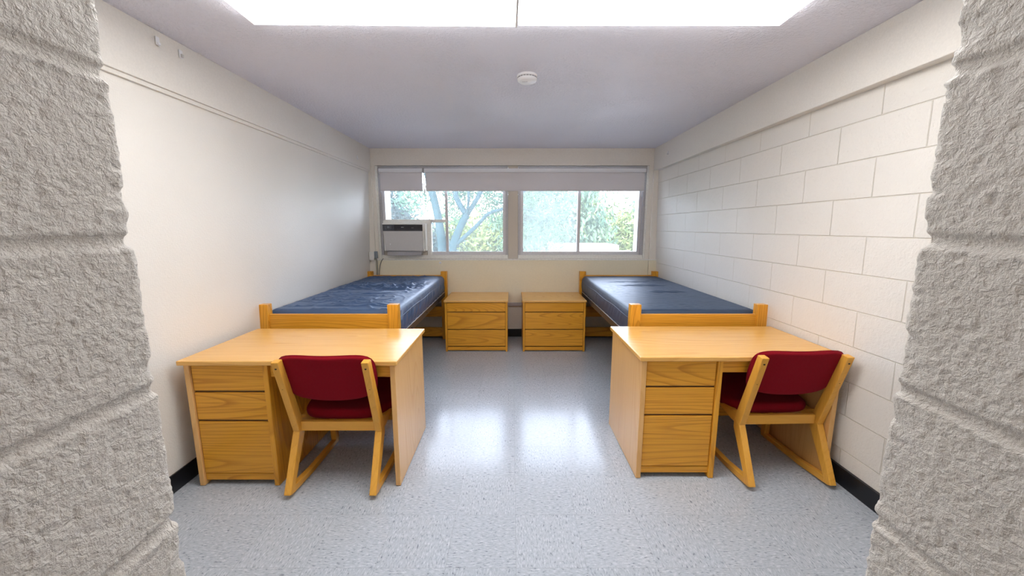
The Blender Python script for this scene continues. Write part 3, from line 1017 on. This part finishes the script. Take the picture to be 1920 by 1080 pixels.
def cushion(name, outline, thick, place, mat, parent, nr=16, na=96):
    """puffed pad: outline(a)->(u,v) at angle a, place(u,v,h)->(x,y,z)"""
    rows = []
    prof = [(1.0, -0.5 + 0.0), (1.0, 0.0)]
    rs = []
    for k in range(nr + 1):
        r = 1 - k / nr
        rs.append((r, 1))
    front = []
    edge_r = 0.93
    path = []
    for r in np.linspace(0.02, edge_r, 8):
        path.append((r, -0.5 + 0.06 * r ** 4))
    for a in np.linspace(-PI / 2, PI / 2, 9)[1:-1]:
        path.append((edge_r + (1 - edge_r) * math.cos(a), 0.5 * math.sin(a) * 0.9))
    for r in np.linspace(edge_r, 0.02, 10):
        path.append((r, 0.5 - 0.10 * r ** 4 + 0.05))
    P = np.zeros((na, len(path), 3))
    for i in range(na):
        u, v = outline(2 * PI * i / na)
        for j, (r, h) in enumerate(path):
            P[i, j] = place(u * r, v * r, h * thick)
    o = grid_mesh(name, P, mat, parent, close_u=True)
    me = o.data
    bm = bmesh.new()
    bm.from_mesh(me)
    bm.verts.ensure_lookup_table()
    m_ = len(path)
    bm.faces.new([bm.verts[i * m_] for i in range(na)]).smooth = True
    bm.faces.new([bm.verts[i * m_ + m_ - 1] for i in range(na)][::-1]).smooth = True
    bmesh.ops.recalc_face_normals(bm, faces=bm.faces)
    bm.to_mesh(me)
    bm.free()
    return o

def superell(a, p=5.0):
    c, s = math.cos(a), math.sin(a)
    k = (abs(c) ** p + abs(s) ** p) ** (-1 / p)
    return c * k, s * k

def chair(loc, rotz, label):
    t = thing('desk_chair', label, 'chair', loc, rotz, 'red upholstered desk chairs')
    W = M['beech']
    HX = 0.229
    TH = 0.019
    knee = (0.158, 0.335)
    top = (0.018, 0.778)
    foot = (0.0, 0.022)
    for s in (-1, 1):
        xa, xb = s * HX - TH, s * HX + TH
        prism('back_post', [(knee[0] - 0.028, knee[1] - 0.012), (knee[0] + 0.024, knee[1] + 0.006), (knee[0] + 0.005, knee[1] + 0.070), (top[0] + 0.022, top[1]), (top[0] - 0.020, top[1] - 0.006)], xa, xb, W[2], t, 0.004)
        prism('rear_leg', [(foot[0] - 0.006, foot[1] + 0.006), (foot[0] + 0.046, foot[1] - 0.006), (foot[0] + 0.042, foot[1] + 0.020), (knee[0] + 0.024, knee[1] - 0.045), (knee[0] + 0.026, knee[1] + 0.012), (knee[0] - 0.028, knee[1] - 0.010)], xa, xb, W[2], t, 0.004)
        prism('runner', [(0.000, 0.030), (0.012, 0.018), (0.225, 0.0), (0.570, 0.0), (0.575, 0.030), (0.235, 0.034), (0.040, 0.056)], xa + 0.003, xb - 0.003, W[1], t, 0.004)
        prism('front_leg', [(0.535, 0.026), (0.575, 0.026), (0.545, 0.405), (0.505, 0.395)], xa + 0.001, xb - 0.001, W[2], t, 0.004)
        prism('seat_rail', [(knee[0] + 0.004, 0.318), (knee[0] + 0.050, 0.320), (0.36, 0.352), (0.53, 0.372), (0.53, 0.402), (0.30, 0.380), (0.215, 0.378), (knee[0] + 0.012, 0.40)], xa + 0.002, xb - 0.002, W[1], t, 0.004)
        for zz in (0.735, 0.610):
            f = (zz - knee[1]) / (top[1] - knee[1])
            yy = knee[0] + (top[0] - knee[0]) * f - 0.0235
            sc_ = lathe('screw', [(0.0, 0.0), (0.0055, 0.0), (0.0055, 0.004), (0.0, 0.0045)], M['screw'], t, 12)
            sc_.rotation_euler = (PI / 2 - 0.3, 0, 0)
            sc_.location = (s * HX, yy + 0.0035, zz)
    box('stretcher', -HX + TH, HX - TH, knee[0] - 0.012, knee[0] + 0.012, 0.318, 0.374, W[0], t, 0.003)
    box('stretcher', -HX + TH, HX - TH, 0.508, 0.530, 0.345, 0.398, W[0], t, 0.003)
    # seat pad, dished a little, narrower at the rear
    def so(a):
        u, v = superell(a, 5.5)
        wid = 0.262 if v > 0 else 0.262 - 0.038 * (-v) ** 1.5
        return u * wid, v * 0.215
    def sp(u, v, h):
        z = 0.383 + h + 0.03 * (v + 0.05) ** 2 / 0.05 + 0.10 * v * 0.6 + 0.10 * u * u
        return (u, 0.407 + v, z + 0.004)
    cushion('seat', so, 0.066, sp, M['red'], t)
    # backrest between the posts: shallow curve, dipped top, bellied bottom
    def bo(a):
        u, v = superell(a, 5.5)
        hw_ = 0.252 if v > 0 else 0.252 - 0.018 * (-v)
        z = 0.130 * v
        if v > 0:
            z -= 0.006 * v * math.cos(u * PI / 2) ** 2 - 0.0
        else:
            z -= 0.020 * (-v) * math.cos(u * PI / 2)
        return u * hw_, z
    def bp(u, v, h):
        zz = 0.668 + v
        f = (zz - knee[1]) / (top[1] - knee[1])
        y = knee[0] + (top[0] - knee[0]) * f
        return (u, y + 0.042 + h - 0.022 * (1 - (u / 0.25) ** 2), zz + 0.3 * h)
    b_ = cushion('backrest', bo, 0.036, bp, M['red'], t)
    # welt line round the top of the backrest
    pts = []
    for i in range(65):
        a = 2 * PI * i / 64
        u, v = bo(a)
        pts.append(bp(u * 1.003, v * 1.003, 0.002))
    tube('welt', pts, 0.0028, M['red'], b_, 6)
    return t
chair((-0.976, 1.832, 0), 0.0, 'red upholstered wooden chair pushed in at the left desk')
chair((1.560, 1.905, 0), math.radians(1.5), 'red upholstered wooden chair pushed in at the right desk')

# ------------------------------------------------------------------ outside: trees, low roof, lawn
def leaf_mat(name, c0, c1):
    m, n, b = new_mat(name)
    v = coords(n)
    f = noise(n, v, 1.3, 2)
    g = noise(n, v, 30.0, 1)
    c = ramp(n, f, [(0.38, c0), (0.62, c1)])
    c = mixc(n, math_n(n, 'MULTIPLY', g, 0.5), c, tuple(x * 0.7 for x in c0[:3]) + (1,))
    n.links.new(c, b.inputs['Base Color'])
    b.inputs['Roughness'].default_value = 0.6
    b.inputs['Transmission Weight'].default_value = 0.0
    b.inputs['Specular IOR Level'].default_value = 0.02
    return m
LM = {
    'blue': leaf_mat('pale_blue_green_leaf', (0.055, 0.12, 0.090), (0.10, 0.18, 0.095)),
    'yellow': leaf_mat('yellow_green_leaf', (0.13, 0.19, 0.075), (0.26, 0.28, 0.085)),
    'mid': leaf_mat('mid_green_leaf', (0.075, 0.13, 0.085), (0.14, 0.20, 0.10)),
    'dark': leaf_mat('dark_green_leaf', (0.030, 0.055, 0.055), (0.055, 0.08, 0.07)),
}
M['bark'] = plain('grey_bark', (0.022, 0.044, 0.048, 1), 0.9, spec=0.0, nscale=20, namt=0.3, bmp=0.4)

def foliage(name, clusters, nleaf, size, mat, parent, seed, droop=0.0):
    r = np.random.RandomState(seed)
    cl = np.array(clusters, float)          # cx cy cz rx ry rz
    vol = cl[:, 3] * cl[:, 4] * cl[:, 5]
    pick = r.choice(len(cl), nleaf, p=(vol ** 0.8) / np.sum(vol ** 0.8))
    d = r.normal(size=(nleaf, 3))
    d /= np.linalg.norm(d, axis=1)[:, None]
    rad = r.uniform(0.15, 1.0, nleaf) ** 0.5
    # twig clumps
    C = cl[pick, :3] + d * rad[:, None] * cl[pick, 3:6]
    ncl = max(8, nleaf // 14)
    hub = C[r.randint(0, nleaf, ncl)]
    k = r.randint(0, ncl, nleaf)
    near = hub[k] + r.normal(size=(nleaf, 3)) * np.array([1, 1, 1.0 + droop * 2]) * size * 1.9
    useh = r.uniform(size=nleaf) < 0.75
    C = np.where(useh[:, None], near, C)
    a = r.normal(size=(nleaf, 3)); a /= np.linalg.norm(a, axis=1)[:, None]
    if droop:
        a[:, 2] -= droop * 2
        a /= np.linalg.norm(a, axis=1)[:, None]
    b_ = np.cross(a, r.normal(size=(nleaf, 3))); b_ /= np.linalg.norm(b_, axis=1)[:, None]
    s = size * r.uniform(0.6, 1.3, nleaf)[:, None]
    Lh = a * s
    Wd = b_ * s * 0.38
    V = np.stack([C - Lh, C + Wd, C + Lh, C - Wd], 1).reshape(-1, 3)
    F = np.arange(nleaf * 4).reshape(-1, 4)
    me = bpy.data.meshes.new(name)
    me.from_pydata(V.tolist(), [], F.tolist())
    return link(name, me, mat, parent)

def tree(label, base, trunk, clusters, nleaf, size, mat, seed, group='trees outside the window', droop=0.0, name='tree'):
    t = thing(name, label, 'tree', base, group=group)
    bm = bmesh.new()
    for pts, r0, r1 in trunk:
        n_ = len(pts)
        # resample smoothly
        P = [Vector(p) for p in pts]
        out, rr = [], []
        for i in range(n_ - 1):
            for k in range(4):
                f = k / 4
                p0, p1, p2, p3 = P[max(i - 1, 0)], P[i], P[i + 1], P[min(i + 2, n_ - 1)]
                q = 0.5 * ((2 * p1) + (-p0 + p2) * f + (2 * p0 - 5 * p1 + 4 * p2 - p3) * f * f + (-p0 + 3 * p1 - 3 * p2 + p3) * f ** 3)
                out.append(q); rr.append(r0 + (r1 - r0) * (i + f) / (n_ - 1))
        out.append(P[-1]); rr.append(r1)
        bm_tube(bm, out, [q_ * 0.78 for q_ in rr], 8)
    from_bm('trunk', bm, M['bark'], t, True)
    foliage('foliage', clusters, nleaf, size, mat, t, seed, droop)
    return t

GZ = -4.0
struct(box('ground_lawn', -60, 60, 5.2, 120, GZ - 0.2, GZ, plain('lawn', (0.07, 0.10, 0.06, 1), 0.9, nscale=3, namt=0.3)))

# pixel-true aims were turned into places: forked tree about 9 m off behind the left window
tree('forked grey tree with arching limbs close behind the middle of the left window', (-1.55, 9.5, GZ),
     [([(-0.15, 0, 0), (0.0, 0, 2.6), (0.02, 0, 4.6), (0.20, 0, 5.3), (0.42, 0.1, 5.75)], 0.16, 0.11),
      ([(0.42, 0.1, 5.75), (0.16, 0.15, 6.2), (0.15, 0.2, 6.8), (0.30, 0.2, 7.8), (0.25, 0.2, 9.0)], 0.10, 0.05),
      ([(0.42, 0.1, 5.75), (0.72, 0.1, 6.2), (0.95, 0.1, 6.7), (1.25, 0, 7.4), (1.5, 0, 8.6)], 0.085, 0.03),
      ([(0.42, 0.1, 5.72), (0.50, -0.1, 6.1), (0.52, -0.2, 6.5), (0.62, -0.2, 7.6)], 0.05, 0.025),
      ([(0.12, 0, 5.0), (0.65, -0.1, 5.45), (1.0, -0.2, 5.78), (1.45, -0.3, 5.92), (1.75, -0.3, 6.22), (2.05, -0.3, 6.33), (2.45, -0.3, 6.2)], 0.07, 0.018),
      ([(1.45, -0.3, 5.92), (2.0, -0.3, 5.85), (2.6, -0.2, 5.65), (3.1, -0.1, 5.6)], 0.018, 0.008)],
     [(1.3, 0.9, 6.45, 1.3, 0.8, 0.35), (2.4, 0.8, 6.2, 0.9, 0.9, 0.6), (2.2, 1.0, 5.3, 1.0, 0.7, 0.7), (1.2, 1.3, 5.9, 0.6, 0.6, 0.5), (0.1, 0.9, 6.5, 0.7, 0.6, 0.3)], 9000, 0.055, LM['blue'], 1)
tree('leaning grey tree seen behind the air conditioner side of the left window', (-2.45, 9.8, GZ),
     [([(0.75, 0, 0), (0.72, 0, 3.0), (0.66, 0, 4.8), (0.55, 0, 5.8), (0.32, 0, 6.9), (0.15, 0, 8.5)], 0.17, 0.11)],
     [(-0.1, 0.4, 6.2, 0.5, 0.6, 0.4), (-0.5, 0.6, 5.4, 0.7, 0.6, 0.25), (0.9, 1.0, 6.1, 0.4, 0.6, 0.6)], 2200, 0.048, LM['blue'], 2)
tree('dark bushy tree at the far left edge of the left window', (-5.6, 15.0, GZ),
     [([(0, 0, 0), (0.1, 0, 3), (0.3, 0, 6), (0.3, 0, 8)], 0.2, 0.08)],
     [(0.95, 0, 5.7, 0.8, 1.0, 1.3), (1.8, 0.5, 4.7, 1.6, 1.0, 0.6)], 3600, 0.14, LM['dark'], 3)
tree('yellow green tree filling the lower part of the left window', (-0.9, 17.0, GZ),
     [([(0, 0, 0), (0.1, 0, 3), (0.0, 0, 6)], 0.2, 0.06)],
     [(-0.5, 0, 4.4, 2.4, 1.5, 1.7), (1.3, 0.3, 4.0, 2.2, 1.5, 1.8), (-3.5, 0, 4.0, 2.0, 1.5, 1.2)], 11000, 0.13, LM['yellow'], 4)
tree('pale drooping tree behind the hazy middle pane', (1.9, 15.0, GZ),
     [([(0, 0, 0), (-0.6, 0, 3), (-1.2, 0, 6), (-1.3, 0, 8)], 0.22, 0.12),
      ([(-1.2, 0, 6), (-0.2, 0, 7.6), (1.0, 0, 7.9), (1.8, 0, 7.2)], 0.07, 0.02)],
     [(-0.9, 0.2, 5.0, 1.6, 1.2, 1.6), (0.9, 0, 5.0, 1.3, 1.2, 1.6), (0.2, 0, 6.7, 2.0, 1.0, 0.35), (0.0, 0.6, 3.3, 2.6, 1.4, 1.0)], 10000, 0.115, LM['mid'], 5, droop=0.6)
tree('yellow green tree showing in the right-hand pane of the right window', (6.6, 22.0, GZ),
     [([(0, 0, 0), (0, 0, 3), (0.2, 0, 5)], 0.25, 0.08)],
     [(-1.2, 0, 5.1, 1.8, 1.5, 1.5), (0.6, 0, 5.0, 1.9, 1.5, 1.5), (0.0, 0.5, 3.4, 3.0, 1.5, 1.0), (-2.3, 0, 6.6, 0.7, 1.0, 1.4)], 9500, 0.15, LM['yellow'], 6)
tree('round pale tree at the right edge of the right window', (9.6, 26.0, GZ),
     [([(0, 0, 0), (0, 0, 4), (0, 0, 6)], 0.3, 0.1)],
     [(0, 0, 5.9, 1.9, 1.6, 2.0), (0.3, 0, 3.8, 2.2, 1.6, 1.4)], 7500, 0.17, LM['mid'], 7)
# farther row closing the view
for i, (x, y, h, rr, mt, lab) in enumerate([(-13, 34, 9.2, 3.6, 'mid', 'distant green tree at the left end of the far row'),
                                            (-6, 36, 7.6, 4.2, 'mid', 'distant green tree of the far row behind the left window'),
                                            (1.5, 38, 8.0, 4.4, 'blue', 'distant pale tree of the far row behind the window post'),
                                            (9.0, 40, 7.0, 4.4, 'mid', 'distant green tree of the far row above the low white roof'),
                                            (17.0, 40, 7.2, 4.4, 'blue', 'distant pale tree at the right end of the far row')]):
    tree(lab, (x, y, GZ), [([(0, 0, 0), (0.2, 0, h * 0.5), (0, 0, h * 0.8)], 0.35, 0.1)],
         [(0, 0, h * 0.55, rr, 2.4, h * 0.30), (-rr * 0.5, 0, h * 0.35, rr * 0.8, 2, h * 0.3), (rr * 0.5, 0, h * 0.35, rr * 0.8, 2, h * 0.3)], 5200, 0.30, LM[mt], 20 + i, 'far row of trees')

# low building with a white roof
bd = thing('building', 'low building with a flat white roof beyond the right window', 'building', (2.3, 12.0, GZ))
roofw = plain('white_roof_membrane', (0.78, 0.76, 0.77, 1), 0.7)
box('wall', -1.0, 1.0, 0.0, 1.4, 0.0, 4.72, fin_mat, bd)
box('roof', -1.06, 1.06, -0.06, 1.46, 4.72, 4.90, roofw, bd, 0.03)
box('wing_wall', 1.0, 1.75, 0.1, 1.4, 0.0, 4.52, fin_mat, bd)
box('wing_roof', 1.06, 1.80, 0.05, 1.4, 4.52, 4.64, roofw, bd, 0.02)
